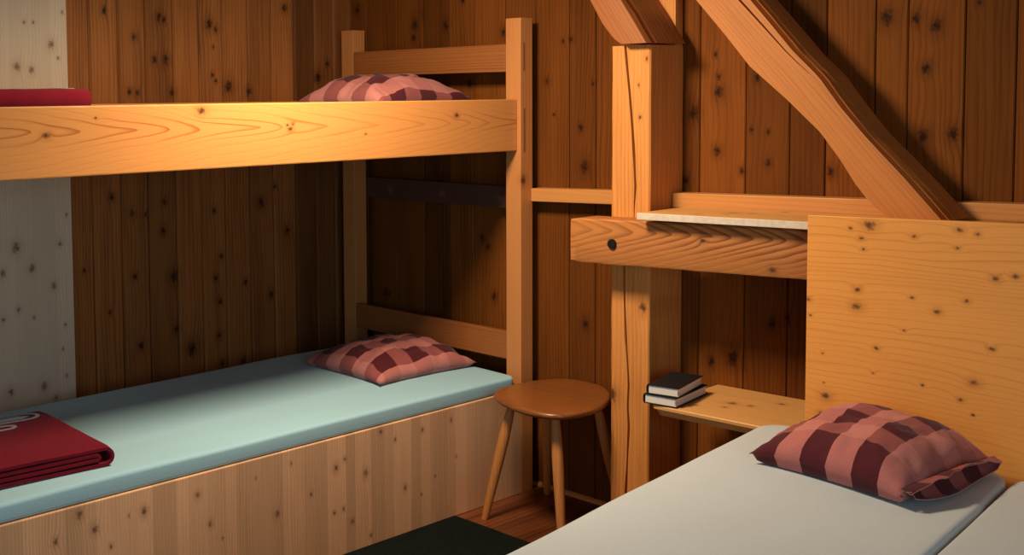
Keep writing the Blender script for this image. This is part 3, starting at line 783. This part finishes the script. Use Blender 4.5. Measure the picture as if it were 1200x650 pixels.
# ------------------------------------------------------------------ stool
S = thing('stool', 'brown varnished wooden stool with four turned legs beside the bunk post', 'stool', (1.41, -.25, 0))
def seat():
    cx, cy, z1, th = 1.408, -.222, .470, .026
    bm = bmesh.new()
    pts = [(1.252, -.410), (1.352, -.466), (1.489, -.493), (1.598, -.452), (1.63, -.33), (1.61, -.215), (1.556, -.111), (1.47, -.03), (1.375, -.006), (1.280, -.030), (1.216, -.142), (1.204, -.254), (1.214, -.340)]
    # smooth closed outline through the points
    n = len(pts); out = []
    for i in range(n):
        p0, p1, p2, p3 = (Vector(pts[(i + k) % n]) for k in (-1, 0, 1, 2))
        for s_ in range(6):
            t = s_ / 6
            out.append(.5 * ((2 * p1) + (p2 - p0) * t + (2 * p0 - 5 * p1 + 4 * p2 - p3) * t * t + (3 * p1 - p0 - 3 * p2 + p3) * t ** 3))
    c = Vector((cx, cy))
    lev = [(.90, -th), (.965, -th + .002), (.99, -th + .008), (1.0, -th * .5), (.993, -.006), (.975, -.0015), (.94, 0), (.7, -.0015), (.35, -.003)]
    secs = [[(*(c + (p - c) * k), z1 + dz) for p in out] for k, dz in lev]
    rows = loft(bm, secs)
    grain(bm, 'xy')
    return bm
obj('seat', seat(), W_STOOL, S, smooth=True, angle=50)
def leg(b, t):
    b, t = Vector((*b, 0)), Vector((*t, .4465))
    ax = (t - b).normalized(); L = (t - b).length
    pr = [(0, .0125), (.02, .0135), (.25, .0165), (.5, .0195), (.68, .0205), (.82, .0185), (.93, .015), (1.0, .0135)]
    u = ax.cross(Vector((0, 1, 0))).normalized(); w = ax.cross(u)
    bm = bmesh.new(); N = 16; secs = []
    for k in range(25):
        f = k / 24; r_ = interp(pr, f); p = b + ax * L * f
        secs.append([tuple(p + (u * math.cos(2 * PI * i / N) + w * math.sin(2 * PI * i / N)) * r_) for i in range(N)])
    loft(bm, secs)
    zmin = min(v.co.z for v in bm.verts)
    for v in bm.verts:
        if v.co.z < .004: v.co.z = .0005
    grain(bm, 'z', (b.x * 9, b.y * 9, 0))
    obj('leg', bm, W_LEG, S, smooth=True, angle=50)
leg((1.236, -.444), (1.305, -.365)); leg((1.612, -.462), (1.520, -.385)); leg((1.588, -.075), (1.515, -.145)); leg((1.218, -.062), (1.275, -.13))

# ------------------------------------------------------------------ rug
bm = bmesh.new(); box(bm, 1.150, 2.30, -2.4, -.515, .0005, .010, .003)
for k in range(1, 24):
    bmesh.ops.bisect_plane(bm, geom=bm.verts[:] + bm.edges[:] + bm.faces[:], plane_co=(1.15 + 1.15 * k / 24, 0, 0), plane_no=(1, 0, 0))
for v in bm.verts: v.co.y += noise.noise(Vector((v.co.x * 12, v.co.y, 0))) * .004
tag(obj('rug', bm, M_RUG, smooth=True, angle=40), 'dark green-black rug on the floor along the bunk panel', 'rug')

# ------------------------------------------------------------------ light
def area(name, loc, tgt, size, power, col, sy=None):
    l = bpy.data.lights.new(name, 'AREA'); l.energy = power; l.color = col; l.size = size
    if sy: l.shape = 'RECTANGLE'; l.size_y = sy
    o = bpy.data.objects.new(name, l); C.objects.link(o); o.location = loc
    o.rotation_euler = (Vector(tgt) - Vector(loc)).to_track_quat('-Z', 'Y').to_euler()
    return o
area('ceiling_lamp_light', (1.57, -1.38, 2.20), (1.60, -1.12, 1.0), .36, 48, (1.0, .78, .53))
area('side_window_light', (5.1, -3.1, 1.35), (.6, -1.0, .8), 1.3, 26, (.62, .90, 1.0))
area('front_fill_light', (2.0, -5.2, 1.5), (.6, -.6, .8), 1.3, 14, (.66, .90, 1.0))  # unseen fill light, added to brighten the lower left wall under the rail
w = bpy.data.worlds.new('room_ambience'); bpy.context.scene.world = w; w.use_nodes = True
w.node_tree.nodes['Background'].inputs[0].default_value = (.55, .75, 1.0, 1); w.node_tree.nodes['Background'].inputs[1].default_value = .02

# ------------------------------------------------------------------ camera
R3 = ((0.6576613872889349, 0.7532329337189869, -0.011029380321753345), (0.04188661365108563, -0.0511826269430792, -0.9978105282547637), (-0.7521482641514493, 0.6557594728711846, -0.06521121432443848))
cam = bpy.data.cameras.new('camera'); co = bpy.data.objects.new('camera', cam); C.objects.link(co)
r_, d_, f_ = (Vector(v) for v in R3)
m = Matrix((r_, -d_, -f_)).transposed().to_4x4(); m.translation = (4.123, -3.61925, 1.57325)
co.matrix_world = m
cam.sensor_fit = 'HORIZONTAL'; cam.sensor_width = 36; cam.lens = 1372.9223 * 36 / 1200
cam.shift_x = (600 - 407.26) / 1200; cam.shift_y = (202.5917 - 325) / 1200
cam.clip_start = .02
sc = bpy.context.scene; sc.camera = co
sc.view_settings.view_transform = 'Standard'; sc.view_settings.look = 'None'; sc.view_settings.gamma = 1; sc.view_settings.use_curve_mapping = False
sc.view_settings.exposure = 0.0
